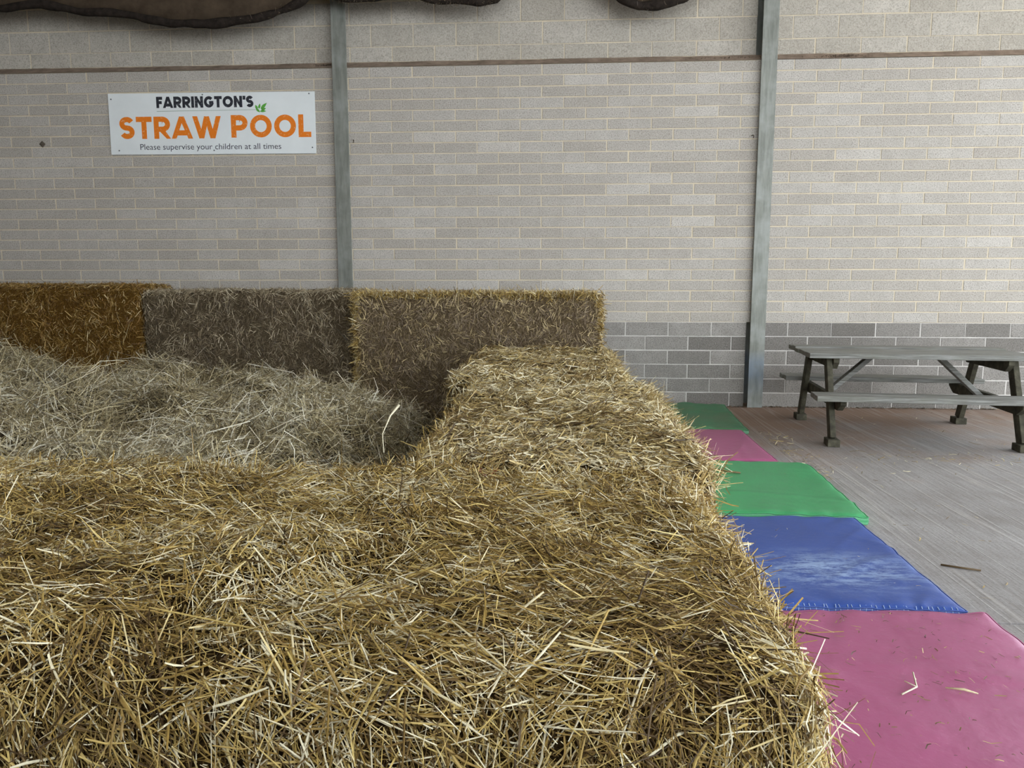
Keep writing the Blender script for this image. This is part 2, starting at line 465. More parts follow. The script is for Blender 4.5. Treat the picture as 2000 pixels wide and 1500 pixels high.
# ------------------------------------------------------------------ straw
def straws(name, P, N, D, L, W, mat, parent, tone, bend=.15, fold=False, roll=.6):
    n = len(P)
    D = nrm(D)
    R = nrm(N + rng.normal(0, roll, (n, 3)))
    Sd = nrm(np.cross(D, R)); U = np.cross(Sd, D)
    b1 = rng.normal(0, bend, n) * L; b2 = rng.normal(0, bend * .6, n) * L
    kink = rng.uniform(-.25, .25, n)
    st = [np.full(n, -.5), kink, np.full(n, .5)]
    wf = [np.full(n, .75), np.ones(n), rng.uniform(.35, .9, n)]
    rows = []
    for t, wk in zip(st, wf):
        q = .25 - t * t
        c = P + D * (L * t)[:, None] + U * (b1 * q * 2)[:, None] + Sd * (b2 * q * 2)[:, None]
        hw = (W * wk * .5)[:, None]
        rows.append([c - Sd * hw, c + U * hw * .9, c + Sd * hw] if fold else [c - Sd * hw, c + Sd * hw])
    k = 3 if fold else 2
    V = np.stack([v for r in rows for v in r], 1)      # n, 3k, 3
    base = (np.arange(n) * 3 * k)[:, None]
    F = []
    for s_ in range(2):
        for j in range(k - 1):
            a = s_ * k + j
            F.append(base + np.array([[a, a + 1, a + k + 1, a + k]]))
    F = np.stack(F, 1).reshape(-1, 4)
    T = np.repeat(np.clip(tone, 0, 1), 3 * k)
    me = np_mesh(name, V.reshape(-1, 3), F, fold, {'tone': T})
    o = link(name, me, mat, parent); o['kind'] = 'stuff'
    return o


def bale_core(x0, x1, y0, y1, z0, z1, r=.07, amp=.02, seed=0, step=.05):
    c = np.array([(x0 + x1) / 2, (y0 + y1) / 2, (z0 + z1) / 2]); h = np.array([x1 - x0, y1 - y0, z1 - z0]) / 2
    VV, FF, b = [], [], 0
    for ax in range(3):
        for sg in (-1, 1):
            u, v = (ax + 1) % 3, (ax + 2) % 3
            nu = max(4, int(2 * h[u] / step)); nv = max(4, int(2 * h[v] / step))
            gu, gv = np.meshgrid(np.linspace(-h[u], h[u], nu + 1), np.linspace(-h[v], h[v], nv + 1), indexing='ij')
            p = np.zeros((gu.size, 3)); p[:, ax] = sg * h[ax]; p[:, u] = gu.ravel(); p[:, v] = gv.ravel()
            q = np.clip(p, -(h - r), h - r); d = nrm(p - q); p = q + d * r
            world = p + c
            p = world + d * (fbm(world, 3.2, seed, 3) * amp)[:, None]
            if ax == 2 and sg == -1: p[:, 2] = z0 + .001
            p[:, 2] = np.maximum(p[:, 2], z0 + .001)
            VV.append(p)
            i, j = np.meshgrid(np.arange(nu), np.arange(nv), indexing='ij'); i = i.ravel(); j = j.ravel(); w_ = nv + 1
            f = np.stack([i * w_ + j, (i + 1) * w_ + j, (i + 1) * w_ + j + 1, i * w_ + j + 1], 1)
            if sg < 0: f = f[:, ::-1]
            FF.append(f + b); b += len(p)
    return np.concatenate(VV), np.concatenate(FF)


def sample(V, F, n, wfn):
    T = np.concatenate([F[:, [0, 1, 2]], F[:, [0, 2, 3]]])
    a, b_, c = V[T[:, 0]], V[T[:, 1]], V[T[:, 2]]
    cr = np.cross(b_ - a, c - a); ar = np.linalg.norm(cr, axis=1) / 2; Nn = nrm(cr)
    wgt = ar * wfn((a + b_ + c) / 3, Nn); wgt /= wgt.sum()
    k = rng.choice(len(T), n, p=wgt)
    u, v = rng.random(n), rng.random(n); s_ = u + v > 1; u[s_], v[s_] = 1 - u[s_], 1 - v[s_]
    return a[k] + (b_[k] - a[k]) * u[:, None] + (c[k] - a[k]) * v[:, None], Nn[k]


def tangent(N, pref, rand):
    n = len(N)
    t = np.asarray(pref, float) * np.ones((n, 1)) if np.ndim(pref) == 1 else pref
    t = nrm(t + 1e-4) + rng.normal(0, 1, (n, 3)) * (rand if np.ndim(rand) == 0 else rand[:, None])
    t = t - N * (t * N).sum(1, keepdims=True)
    return nrm(t)


def clumped(V, F, n, wfn, prefn, rand, nc, spread, share=.7):
    """straws lie in wisps: each wisp has its own place, direction, height and tone"""
    C, CN = sample(V, F, nc, wfn); CD = tangent(CN, prefn(C, CN), rand)
    cl = rng.uniform(-.6, 1, nc); ct = rng.normal(0, .15, nc)
    k = rng.integers(0, nc, n); N = CN[k]; B = np.cross(CN, CD)[k]
    P = C[k] + B * rng.normal(0, spread, n)[:, None] + CD[k] * rng.normal(0, spread * 1.2, n)[:, None]
    D = nrm(CD[k] + rng.normal(0, .20, (n, 3)))
    D = nrm(D - N * (D * N).sum(1, keepdims=True) * .5)
    lift_c, tone_c = cl[k], ct[k]
    m = rng.random(n) > share; q = int(m.sum())
    P2, N2 = sample(V, F, q, wfn); P[m] = P2; N[m] = N2; D[m] = tangent(N2, prefn(P2, N2), 1.0)
    lift_c[m] = rng.uniform(-.6, 1, q); tone_c[m] = rng.normal(0, .2, q)
    return P, N, D, lift_c, tone_c


def bale(name, label, box, core, smat, n, wfn, prefn, rand, Lr, Wr, tilt, toned, seed, fold=False, amp=.02, r=.07, lift=.018, group=None, bend=.12):
    V, F = bale_core(*box, seed=seed, amp=amp, r=r)
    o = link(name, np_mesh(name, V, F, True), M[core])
    tag(o, label, 'straw bale', group)
    P, N, D, lift_c, tone_c = clumped(V, F, n, wfn, prefn, rand, n // 14, .022)
    out_ = rng.random(n)
    tl = np.abs(rng.normal(0, tilt, n)) * np.where(out_ < .6, 1, -1) + np.where(out_ < .03, .7, 0)
    D = nrm(D + N * tl[:, None])
    L = rng.lognormal(math.log(Lr[0]), Lr[1], n); W = np.clip(rng.lognormal(math.log((Wr[0] + Wr[1]) / 2), .35, n), Wr[0] * .6, Wr[1] * 1.3)
    P = P + N * ((lift_c + rng.uniform(-.4, .6, n)) * lift)[:, None]
    ends = P[:, 2] - np.abs(D[:, 2]) * L * .5
    P[:, 2] += np.maximum(0, box[4] + .004 - ends)
    tone = toned(P, N) + tone_c + rng.normal(0, .26, n)
    straws('loose_straw', P, N, D, L, W, M[smat], o, tone, bend, fold)
    return o


# nearest bale (along the bottom of the picture)
def pf_near(P, N):
    a = -0.75 + fbm(P, 2.2, 31, 2) * 1.1
    top = np.stack([np.cos(a), np.sin(a), a * 0], 1)
    side = np.stack([fbm(P, 3, 41, 2) * .5, fbm(P, 3, 43, 2) * .3, -np.ones(len(P))], 1)
    m = (N[:, 2] > .4)[:, None]
    return np.where(m, top, side)


def wf_near(C, N):
    return np.where(N[:, 2] > .5, 1.0, np.where(N[:, 0] > .5, 1.5, np.where(N[:, 1] < -.5, np.where(C[:, 2] > .3, 1.0, .25), np.where(N[:, 2] < -.5, 0, .35))))


def tn_near(P, N): return .63 + fbm(P, 4, 51, 2) * .2


near = bale('straw_bale', 'golden straw bale filling the foreground along the bottom of the picture', (.16, 2.69, -7.09, -5.74, 0, .70),
            'core_gold', 'straw_gold', 130000, wf_near, pf_near, .5, (.055, .55), (.0012, .0038), .28, tn_near, 3, True, .03, .07, .028)
nearl = bale('straw_bale', 'golden straw bale past the left edge of the foreground bale', (-2.3, .12, -7.05, -5.72, 0, .69),
             'core_gold', 'straw_gold', 14000, wf_near, pf_near, .42, (.08, .4), (.004, .007), .22, tn_near, 13, False, .022, .10, .022)


def pf_arm(P, N):
    a = fbm(P, 2.0, 61, 2) * 1.6
    top = np.stack([np.cos(a), np.sin(a), a * 0], 1)
    side = np.stack([fbm(P, 3, 41, 2) * .5, fbm(P, 3, 43, 2) * .6, -np.ones(len(P))], 1)
    return np.where((N[:, 2] > .6)[:, None], top, side)


def wf_arm(C, N):
    return np.where(N[:, 2] > .5, 1.0, np.where(N[:, 0] > .5, .8, np.where(N[:, 0] < -.5, .5, np.where(N[:, 2] < -.5, 0, .5))))


def tn_arm(P, N): return .64 + fbm(P, 2.5, 71, 3) * .22 + np.where(P[:, 0] > 2.62, .08, 0)


armb = bale('straw_bale', 'dry straw bale laid flat, running from the foreground bale towards the wall', (1.71, 2.78, -5.70, -3.46, 0, .70),
     'core_gold', 'straw_arm', 62000, wf_arm, pf_arm, .7, (.055, .45), (.0022, .0055), .25, tn_arm, 5, False, .025, .08, .022)
arma = bale('straw_bale', 'dry straw bale laid flat, butting against the upright tan bale at the wall', (1.54, 2.68, -3.45, -1.22, 0, .70),
     'core_gold', 'straw_arm', 42000, wf_arm, pf_arm, .8, (.058, .45), (.003, .0065), .25, tn_arm, 6, False, .025, .08, .022)


def fringe(parent, pts, out, n, Lm, mat, tone, spread=.02, wr=(.0014, .0042), rand=.6):
    """straws sticking out of a bale's corner along the polyline pts"""
    pts = np.array(pts, float); sl = np.linalg.norm(np.diff(pts, axis=0), axis=1)
    k = rng.choice(len(sl), n, p=sl / sl.sum()); t = rng.random(n)[:, None]
    N = nrm(np.tile(np.array(out, float), (n, 1)))
    nc = max(6, n // 12); cd_ = nrm(N[:1] + rng.normal(0, rand, (nc, 3))); ci = rng.integers(0, nc, n)
    P = pts[k] * (1 - t) + pts[k + 1] * t
    ci = np.minimum(nc - 1, ((fbm(P, 18, 301, 1) * .5 + .5) * nc).astype(int))
    D = nrm(cd_[ci] + rng.normal(0, .35, (n, 3)))
    P = P + rng.normal(0, spread, (n, 3)) + D * .02
    return straws('fringe', P, N, D, rng.lognormal(math.log(Lm), .5, n), rng.uniform(*wr, n), M[mat], parent, rng.normal(tone, .25, n), .25, False)


fringe(near, [(2.64, -7.0, .64), (2.66, -5.79, .65)], (.8, -.1, .1), 2600, .06, 'straw_gold', .68, .03)
fringe(near, [(2.67, -7.0, .40), (2.67, -5.8, .42)], (.5, -.1, -.7), 3000, .06, 'straw_gold', .68, .07)
fringe(near, [(.2, -7.05, .64), (2.6, -7.05, .64)], (.3, -.6, -.1), 1800, .06, 'straw_gold', .6, .03)
fringe(near, [(.2, -5.79, .67), (2.6, -5.79, .67)], (.3, .2, .4), 3000, .05, 'straw_gold', .6, .02)
fringe(armb, [(2.76, -5.62, .65), (2.76, -3.5, .65)], (.7, 0, .2), 4000, .06, 'straw_arm', .65, .03)
fringe(armb, [(1.75, -5.62, .66), (1.75, -3.5, .66)], (-.4, -.1, .5), 1500, .045, 'straw_gold', .55, .02)
fringe(arma, [(2.66, -3.4, .65), (2.66, -1.3, .65)], (.7, 0, .2), 2500, .055, 'straw_arm', .65, .03)
fringe(arma, [(1.58, -3.4, .66), (1.58, -1.3, .66)], (-.4, -.1, .5), 1200, .045, 'straw_gold', .5, .02)


# upright bales against the wall
def pf_back(P, N):
    return np.stack([rng.normal(0, .6, len(P)), rng.normal(0, .3, len(P)), np.ones(len(P))], 1)


def wf_back(C, N):
    return np.where(N[:, 1] < -.5, 1.0, np.where(N[:, 2] > .3, 1.6, np.where(np.abs(N[:, 0]) > .5, .7, 0)))


def edge_tone(x0, x1, zt, base, gain):
    def f(P, N):
        e = np.minimum(np.minimum(P[:, 0] - x0, x1 - P[:, 0]), zt - P[:, 2])
        return base + gain * np.clip(1 - e / .13, 0, 1) + fbm(P, 4, 81, 2) * .12
    return f


bale('straw_bale', 'amber brown straw bale standing on edge at the left end of the wall row', (-4.3, -1.87, -.95, -.22, 0, 1.27),
     'core_amber', 'straw_amber', 34000, wf_back, pf_back, .55, (.05, .45), (.003, .006), .3, edge_tone(-9, 9, 9, .5, 0), 7, False, .02, .06, .014)
bale('straw_bale', 'grey-brown straw bale standing on edge in the middle of the wall row', (-1.85, .27, -.95, -.22, 0, 1.225),
     'core_grey', 'straw_grey', 36000, wf_back, pf_back, .55, (.055, .45), (.0025, .005), .25, edge_tone(-9, 9, 1.225, .54, .2), 8, False, .015, .05, .012)
tanb = bale('straw_bale', 'tan straw bale with golden fringed edges standing at the right end of the wall row', (.33, 2.60, -1.19, -.45, 0, 1.20),
     'core_tan', 'straw_tan', 38000, wf_back, pf_back, .7, (.05, .45), (.0025, .0055), .3, edge_tone(.33, 2.60, 1.20, .52, .36), 9, False, .018, .06, .016)

n = 3600
e = rng.choice(3, n, p=[.5, .25, .25]); t = rng.random(n)
P = np.zeros((n, 3)); N = np.zeros((n, 3))
P[e == 0] = np.stack([.33 + 2.27 * t, np.full(n, -1.17), np.full(n, 1.195)], 1)[e == 0]; N[e == 0] = (0, -.5, .7)
P[e == 1] = np.stack([np.full(n, .35), np.full(n, -1.17), 1.2 - .85 * t ** 1.5], 1)[e == 1]; N[e == 1] = (-.7, -.5, -.1)
P[e == 2] = np.stack([np.full(n, 2.59), np.full(n, -1.15), 1.2 - .6 * t], 1)[e == 2]; N[e == 2] = (.7, -.5, -.1)
P += rng.normal(0, .022, (n, 3)) + N * .015
D = nrm(N + rng.normal(0, .75, (n, 3)))
straws('fringe', P, nrm(N), D, rng.lognormal(math.log(.06), .4, n), rng.uniform(.003, .0065, n), M['straw_gold'], tanb, rng.normal(.6, .22, n), .2)

# loose straw pool
gx, gy = np.meshgrid(np.arange(-4.3, 1.72, .05), np.arange(-5.7, -.92, .05), indexing='ij')


def heap(x, y):
    P = np.stack([x.ravel(), y.ravel(), x.ravel() * 0], 1)
    z = .40 + fbm(P, 1.3, 91, 3).reshape(x.shape) * .11 + np.abs(fbm(P, 3.2, 95, 2).reshape(x.shape)) * .13 - .04
    g = lambda cx, cy, sx, sy, a: a * np.exp(-((x - cx) / sx) ** 2 - ((y - cy) / sy) ** 2)
    z = z + g(-2.75, -2.1, .85, .7, .50) + g(-1.42, -1.70, .30, .40, .26) + g(-2.0, -3.2, 1.0, .7, .16)
    z = z + g(-.2, -4.6, .9, .7, .10) - g(-2.05, -1.15, .30, .75, .30) + g(.75, -3.1, .5, .6, .10)
    z = z - .46 / (1 + np.exp(-(x - 1.03) / .08)) - g(1.0, -1.3, .75, .7, .22)
    z = z - .15 / (1 + np.exp(-(y + 2.2) / .35))
    z = z - .16 / (1 + np.exp((y + 5.25) / .12))
    return np.maximum(z, .015)


gz = heap(gx, gy)
V = np.stack([gx.ravel(), gy.ravel(), gz.ravel()], 1)
i, j = np.meshgrid(np.arange(gx.shape[0] - 1), np.arange(gx.shape[1] - 1), indexing='ij'); i = i.ravel(); j = j.ravel(); w_ = gx.shape[1]
F = np.stack([i * w_ + j, (i + 1) * w_ + j, (i + 1) * w_ + j + 1, i * w_ + j + 1], 1)
c_ = V[F].mean(1)
F = F[~(((c_[:, 0] > .3) & (c_[:, 1] > -1.18)) | ((c_[:, 0] > 1.54) & (c_[:, 1] > -3.46)))]
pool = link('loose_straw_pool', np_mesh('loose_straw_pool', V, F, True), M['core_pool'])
tag(pool, 'heaped loose bleached straw inside the ring of bales', 'loose straw', None, 'stuff')
def pf_pool(P, N):
    ang = fbm(P, 1.6, 101, 3) * 3.5
    return np.stack([np.cos(ang), np.sin(ang), ang * 0], 1)


n = 125000
P, N, D, lc, tc_ = clumped(V, F, n, lambda C, N: np.where((C[:, 0] > -3.2), 1.0, .3) * np.where(C[:, 2] < .1, .25, 1.0) * np.where(C[:, 0] < C[:, 1] * -.9 - 5.0 + .3, .5, 1.0), pf_pool, .8, n // 20, .045, .75)  # thinner straw low down lets the darkened core stand for shade
D = nrm(D + N * (np.abs(rng.normal(0, .28, n)) * np.where(rng.random(n) < .6, 1, -1))[:, None])
straws('loose_straw', P + N * (lc * .035 + rng.uniform(-.02, .04, n))[:, None], N, D, rng.lognormal(math.log(.15), .5, n), rng.uniform(.002, .006, n),
       M['straw_pool'], pool, .64 + fbm(P, 2.2, 111, 2) * .2 + tc_ * 1.2 + rng.normal(0, .24, n), .42)


# ------------------------------------------------------------------ crash mats
def crash_mat(label, x0, x1, y0, y1, h, mat, rot, seed, wr=.006, stitch=False, ridges=0):
    """a padded vinyl mat; origin at its centre on the floor"""
    t = link('crash_mat', None, None, None, ((x0 + x1) / 2, (y0 + y1) / 2, 0), (0, 0, rot))
    tag(t, label, 'crash mat', 'crash mats beside the straw bales')
    a, b_ = (x1 - x0) / 2, (y1 - y0) / 2
    n = 61
    uu = np.linspace(-1, 1, n); ed = np.sign(uu) * (1 - (1 - np.abs(uu)) ** 1.6)
    U_, V_ = np.meshgrid(ed * a, ed * b_, indexing='ij')
    P = np.stack([U_.ravel(), V_.ravel(), U_.ravel() * 0], 1)
    e = np.minimum(a - np.abs(P[:, 0]), b_ - np.abs(P[:, 1]))
    z = h - .016 * np.exp(-e / .018)
    z = z + fbm(P + seed * 7.3, 2.2, seed, 3) * wr
    # gathers running in from the stitched edge
    gth = np.sin(P[:, 0] * 34 + fbm(P + 3, 5, seed + 3, 2) * 4) * np.exp(-(b_ - np.abs(P[:, 1])) / .10) * .0035
    gth += np.sin(P[:, 1] * 30 + fbm(P + 9, 5, seed + 5, 2) * 4) * np.exp(-(a - np.abs(P[:, 0])) / .08) * .0025
    z = z + gth * (wr > .003)
    # a few long soft creases
    for q in range(4):
        th = rng.uniform(-.5, .5) + (1.2 if q % 2 else -.6); off = rng.uniform(-.4, .4)
        d = P[:, 0] * math.sin(th) - P[:, 1] * math.cos(th) - off + fbm(P, 2, seed + q, 2) * .05
        z = z + .009 * np.exp(-(d / .022) ** 2) * np.clip(fbm(P + q, 1.5, seed + 20 + q, 2) + .3, 0, 1) * (wr / .006)
    if ridges:
        z = z + ridges * (np.exp(-((P[:, 0] - a * .25) / .09) ** 2) + np.exp(-((P[:, 0] + a * .35) / .09) ** 2) - .4)
    P[:, 2] = z
    i, j = np.meshgrid(np.arange(n - 1), np.arange(n - 1), indexing='ij'); i = i.ravel(); j = j.ravel()
    F = [tuple(r) for r in np.stack([i * n + j, (i + 1) * n + j, (i + 1) * n + j + 1, i * n + j + 1], 1)]
    VV = [tuple(p) for p in P]
    ring = [k * n for k in range(n)] + [(n - 1) * n + k for k in range(1, n)] + [k * n + n - 1 for k in range(n - 2, -1, -1)] + [k for k in range(n - 2, 0, -1)]
    b0 = len(VV); m = len(ring)
    for k in ring: VV.append((VV[k][0] * 1.006, VV[k][1] * 1.006, VV[k][2] * .5))
    for k in ring: VV.append((VV[k][0], VV[k][1], .001))
    for k in range(m):
        k2 = (k + 1) % m
        F.append((ring[k], b0 + k, b0 + k2, ring[k2])); F.append((b0 + k, b0 + m + k, b0 + m + k2, b0 + k2))
    F.append(tuple(b0 + m + k for k in range(m)))
    me = bpy.data.meshes.new('cover'); me.from_pydata(VV, [], F); me.update()
    for p in me.polygons: p.use_smooth = True
    link('cover', me, mat, t)
    sm = MB()
    pts = [VV[k] for k in ring]; pts = [(p[0] * 1.002, p[1] * 1.002, p[2] + .001) for p in pts] + [(VV[ring[0]][0], VV[ring[0]][1], VV[ring[0]][2] + .001)]
    sm.tube(pts, .0035, 5)
    s_ = link('seam', sm.mesh('seam', True), mat, t)
    if stitch:
        st = MB()
        for x in np.arange(-a + .02, a - .02, .024):
            zz = float(h - .014); sl = rng.uniform(-.006, .006)
            st.tube([(x, -b_ - .004, zz - .013), (x + sl, -b_ + .001, zz + .004), (x + sl * 1.4, -b_ + .012, zz + .011)], .0016, 4)
        link('stitching', st.mesh('stitching'), M['thread'], s_)['kind'] = 'stuff'
    return t


crash_mat('worn dark green crash mat lying against the wall beside the bales', 2.84, 3.93, -1.475, -.11, .055, M['vinyl_green_dark'], math.radians(-2.5), 1, .007, False, .012)
crash_mat('distant clean pink crash mat between the two green mats', 2.84, 3.83, -2.685, -1.515, .052, M['vinyl_pink'], math.radians(0), 2, .003)
crash_mat('bright green crash mat between the pink mat and the blue mat', 2.89, 3.99, -3.995, -2.725, .058, M['vinyl_green'], math.radians(-2.5), 3, .006)
crash_mat('blue crash mat with pale scuffs and a stitched front edge', 2.87, 3.88, -5.235, -4.03, .055, M['vinyl_blue'], math.radians(0), 4, .005, True)
crash_mat('large pink crash mat littered with straw in the right foreground', 2.86, 3.935, -6.52, -5.262, .055, M['vinyl_pink'], math.radians(0), 5, .007)

# ------------------------------------------------------------------ picnic table
tb = link('picnic_table', None, None, None, (5.235, -1.38, 0), (0, 0, math.radians(-5)))
tag(tb, 'weathered grey wooden picnic table with attached benches by the block wall', 'picnic table')
TL, TZ, BZ = .885, .74, .43


def plank(name, x0, x1, y0, y1, z0, z1, parent=tb, mat='wood', loc=(0, 0, 0), rot=(0, 0, 0)):
    mb = MB(); mb.box(x0, x1, y0, y1, z0, z1)
    return link(name, mb.mesh(name, bevel=.003), M[mat], parent, loc, rot)


tw = .94; npk = 6; pw = tw / npk
for k in range(npk):
    y0 = -tw / 2 + pw * k
    plank('tabletop_plank', -TL + rng.normal(0, .003), TL + rng.normal(0, .003), y0 + .008, y0 + pw - .008, TZ - .040 + rng.normal(0, .0012), TZ + rng.normal(0, .003))
for sgn in (-1, 1):
    for k in range(2):
        yc = sgn * (.53 + .135 * k + .06)
        plank('bench_plank', -TL + rng.normal(0, .004), TL + rng.normal(0, .004), yc - .063, yc + .063, BZ - .042, BZ + rng.normal(0, .001))


def beam(name, a, b_, wx, th, mat='leg', parent=tb):
    """square-cut timber from a to b: wx across local x, th across the other"""
    a, b_ = Vector(a), Vector(b_); d = (b_ - a); L = d.length; d.normalize()
    X = Vector((1, 0, 0)); X = (X - d * X.dot(d)).normalized() if abs(d.x) < .9 else Vector((0, 1, 0))
    Y = d.cross(X)
    V = []
    for t in (0, L):
        for sx, sy in ((-1, -1), (1, -1), (1, 1), (-1, 1)):
            V.append(a + d * t + X * (sx * wx / 2) + Y * (sy * th / 2))
    mb = MB(); mb.add(V, [(3, 2, 1, 0), (4, 5, 6, 7), (0, 1, 5, 4), (1, 2, 6, 5), (2, 3, 7, 6), (3, 0, 4, 7)])
    return link(name, mb.mesh(name, bevel=.003), M[mat], parent)


for sx in (-1, 1):
    xl = sx * .715
    for sy in (-1, 1):
        beam('leg', (xl, sy * .60, .055), (xl, sy * .33, TZ - .045), .045, .095)
        plank('foot', xl - .048, xl + .048, sy * .61 - .07, sy * .61 + .07, 0, .058, mat='leg')
    xi = xl - sx * .047
    # upper bearer with chamfered ends, under the top
    def bearer(z0, z1, hw, cut, nm, th=.045, xb=xi):
        pr = [(-hw, z1), (-hw, (z0 + z1) / 2 + .01), (-hw + cut, z0), (hw - cut, z0), (hw, (z0 + z1) / 2 + .01), (hw, z1)]
        V = [(xb + s_ * th / 2, y, z) for s_ in (-1, 1) for y, z in pr]; n = len(pr)
        Fs = [tuple(range(n))[::-1], tuple(range(n, 2 * n))] + [(k, (k + 1) % n, n + (k + 1) % n, n + k) for k in range(n)]
        mb = MB(); mb.add(V, Fs); return link(nm, mb.mesh(nm, bevel=.002), M['leg'], tb)
    bearer(TZ - .135, TZ - .042, .43, .06, 'top_bearer')
    bearer(BZ - .140, BZ - .044, .71, .10, 'bench_bearer')
    beam('brace', (xi - sx * .03, 0, BZ - .09), (sx * .26, 0, TZ - .045), .04, .085, 'wood')

# ------------------------------------------------------------------ sign
sg = link('sign', None, None, None, (-1.487, -.004, 2.99), (0, math.radians(.25), 0))
tag(sg, 'white rectangular sign with orange and black lettering screwed to the block wall', 'sign')
mb = MB(); mb.box(-1.127, 1.127, -.008, 0, -.316, .316)
link('board', mb.mesh('board', bevel=.0015), M['board'], sg)


def sx_(px): return (px - 95) / 1800 * 2.254 - 1.127


def sz_(py): return .316 - (py - 100) / 525 * .632


def arc(cx, cy, rx, ry, a0, a1, n=22):
    return [(cx + rx * math.cos(math.radians(a0 + (a1 - a0) * k / n)), cy + ry * math.sin(math.radians(a0 + (a1 - a0) * k / n))) for k in range(n + 1)]


def glyph(ch, w):
    a = w / 2; t = 1 - a
    if ch == 'F': return .60, [[(a, 0), (a, 1)], [(0, t), (.60, t)], [(0, .48), (.54, .48)]]
    if ch == 'A': return .92, [[(a * .6, -.1), (.46, 1.02)], [(.92 - a * .6, -.1), (.46, 1.02)], [(.2, .26), (.72, .26)]]
    if ch in 'RP':
        s_ = [[(a, 0), (a, 1)], [(0, t), (.40, t)] + arc(.40, (t + .43) / 2, .25, (t - .43) / 2, 90, -90, 14) + [(0, .43)]]
        if ch == 'R': s_.append([(.32, .45), (.72 - a * .3, -.1)])
        return .40 + .25 + a, s_
    if ch == 'I': return w, [[(a, 0), (a, 1)]]
    if ch == 'N': return .80, [[(a, 0), (a, 1)], [(.8 - a, 0), (.8 - a, 1)], [(a * .7, 1.02), (.8 - a * .7, -.02)]]
    if ch == 'G': return .92, [arc(.48, .5, .48 - a, .5 - a, 42, 338, 30) + [(.92 - a, .44)], [(.5, .44), (.92, .44)]]
    if ch == 'T': return .74, [[(0, t), (.74, t)], [(.37, 0), (.37, 1)]]
    if ch == 'O': return 1.0, [arc(.5, .5, .5 - a, .5 - a, 0, 360, 44)]
    if ch == 'S': return .70, [arc(.35, 1 - a - (1 - w) / 4, .35 - a, (1 - w) / 4, 25, 265, 20)[:-1] + arc(.35, a + (1 - w) / 4, .35 - a, (1 - w) / 4, 85, -155, 20)]
    if ch == 'W': return 1.24, [[(a * .6, 1.1), (.36, -.02)], [(.36, -.02), (.62, 1.0)], [(.62, 1.0), (.88, -.02)], [(.88, -.02), (1.24 - a * .6, 1.1)]]
    if ch == 'L': return .58, [[(a, 0), (a, 1)], [(0, a), (.58, a)]]
    if ch == "'": return w * .8, [[(a * .8, .66), (a * .8, 1.0)]]
    return .38, []


def ribbon(pts, w):
    pts = [Vector((p[0], p[1])) for p in pts]; L, R = [], []
    closed = (pts[0] - pts[-1]).length < 1e-4
    for k, p in enumerate(pts):
        d0 = (p - pts[k - 1]).normalized() if k else ((pts[-1] - pts[-2]).normalized() if closed else (pts[1] - p).normalized())
        d1 = (pts[k + 1] - p).normalized() if k < len(pts) - 1 else ((pts[1] - pts[0]).normalized() if closed else d0)
        n0 = Vector((-d0.y, d0.x)); n1 = Vector((-d1.y, d1.x)); mm = (n0 + n1).normalized()
        s_ = w / 2 / max(.5, mm.dot(n0)); L.append(p + mm * s_); R.append(p - mm * s_)
    return L, R


def lettering(text, xa, xb, za, zb, w, gap, mat, name, y):
    out, x = [], 0
    for ch in text:
        adv, strokes = glyph(ch, w)
        for s_ in strokes:
            L, R = ribbon(s_, w); out.append([[(p.x + x, min(1, max(0, p.y))) for p in q] for q in (L, R)])
        x += adv + gap
    tot = x - gap; sx = (xb - xa) / tot; sz = zb - za
    mb = MB()
    for qi, (L, R) in enumerate(out):
        n = len(L)
        yy = y - (qi % 3) * .00005
        f = lambda p: (xa + p[0] * sx, yy, za + p[1] * sz)
        mb.add([f(p) for p in L] + [f(p) for p in R], [(k, n + k, n + k + 1, k + 1) for k in range(n - 1)])
    return link(name, mb.mesh(name), mat, sg)


tag(lettering("FARRINGTON'S", sx_(520), sx_(1367), sz_(227), sz_(131), .27, .08, M['print_black'], 'lettering', -.0084), 'black heading reading FARRINGTON\'S')
tag(lettering("STRAW", sx_(183), sx_(1070), sz_(490), sz_(300), .235, .09, M['print_orange'], 'lettering', -.0084), 'orange word STRAW')
tag(lettering("POOL", sx_(1165), sx_(1857), sz_(485), sz_(293), .235, .11, M['print_orange'], 'lettering', -.0084), 'orange word POOL')
tc = bpy.data.curves.new('caption', 'FONT'); tc.body = 'Please supervise your children at all times'; tc.size = 1.0; tc.resolution_u = 4
to = bpy.data.objects.new('caption', tc); COL.objects.link(to)
bpy.context.view_layer.update()
me = bpy.data.meshes.new_from_object(to.evaluated_get(bpy.context.evaluated_depsgraph_get()))
bpy.data.objects.remove(to)
co = np.zeros(len(me.vertices) * 3, np.float32); me.vertices.foreach_get('co', co); co = co.reshape(-1, 3)
x0, x1 = co[:, 0].min(), co[:, 0].max(); sc = (sx_(1594) - sx_(357)) / (x1 - x0)
capy = co[:, 1].max()
out = np.stack([sx_(357) + (co[:, 0] - x0) * sc, np.full(len(co), -.0084), sz_(584) + co[:, 1] * (sz_(535) - sz_(584)) / capy], 1)
polys = [list(p.vertices) for p in me.polygons]
polys.sort(key=lambda q: out[q, 0].min())
words, right = [], -9
for q in polys:
    if out[q, 0].min() - right > .016: words.append([])
    words[-1].append(q); right = max(right, out[q, 0].max())
for wd_ in words:
    ids = sorted({i for q in wd_ for i in q}); mp = {v: k for k, v in enumerate(ids)}
    wm = bpy.data.meshes.new('lettering'); wm.from_pydata([tuple(map(float, out[i])) for i in ids], [], [[mp[i] for i in q] for q in wd_]); wm.update()
    tag(link('lettering', wm, M['print_dark'], sg), 'dark word of the small caption about supervising children')
mb = MB(); mb.add([(sx_(520), -.0083, sz_(257)), (sx_(1395), -.0083, sz_(250)), (sx_(1395), -.0083, sz_(247)), (sx_(520), -.0083, sz_(253))], [(0, 1, 2, 3)])
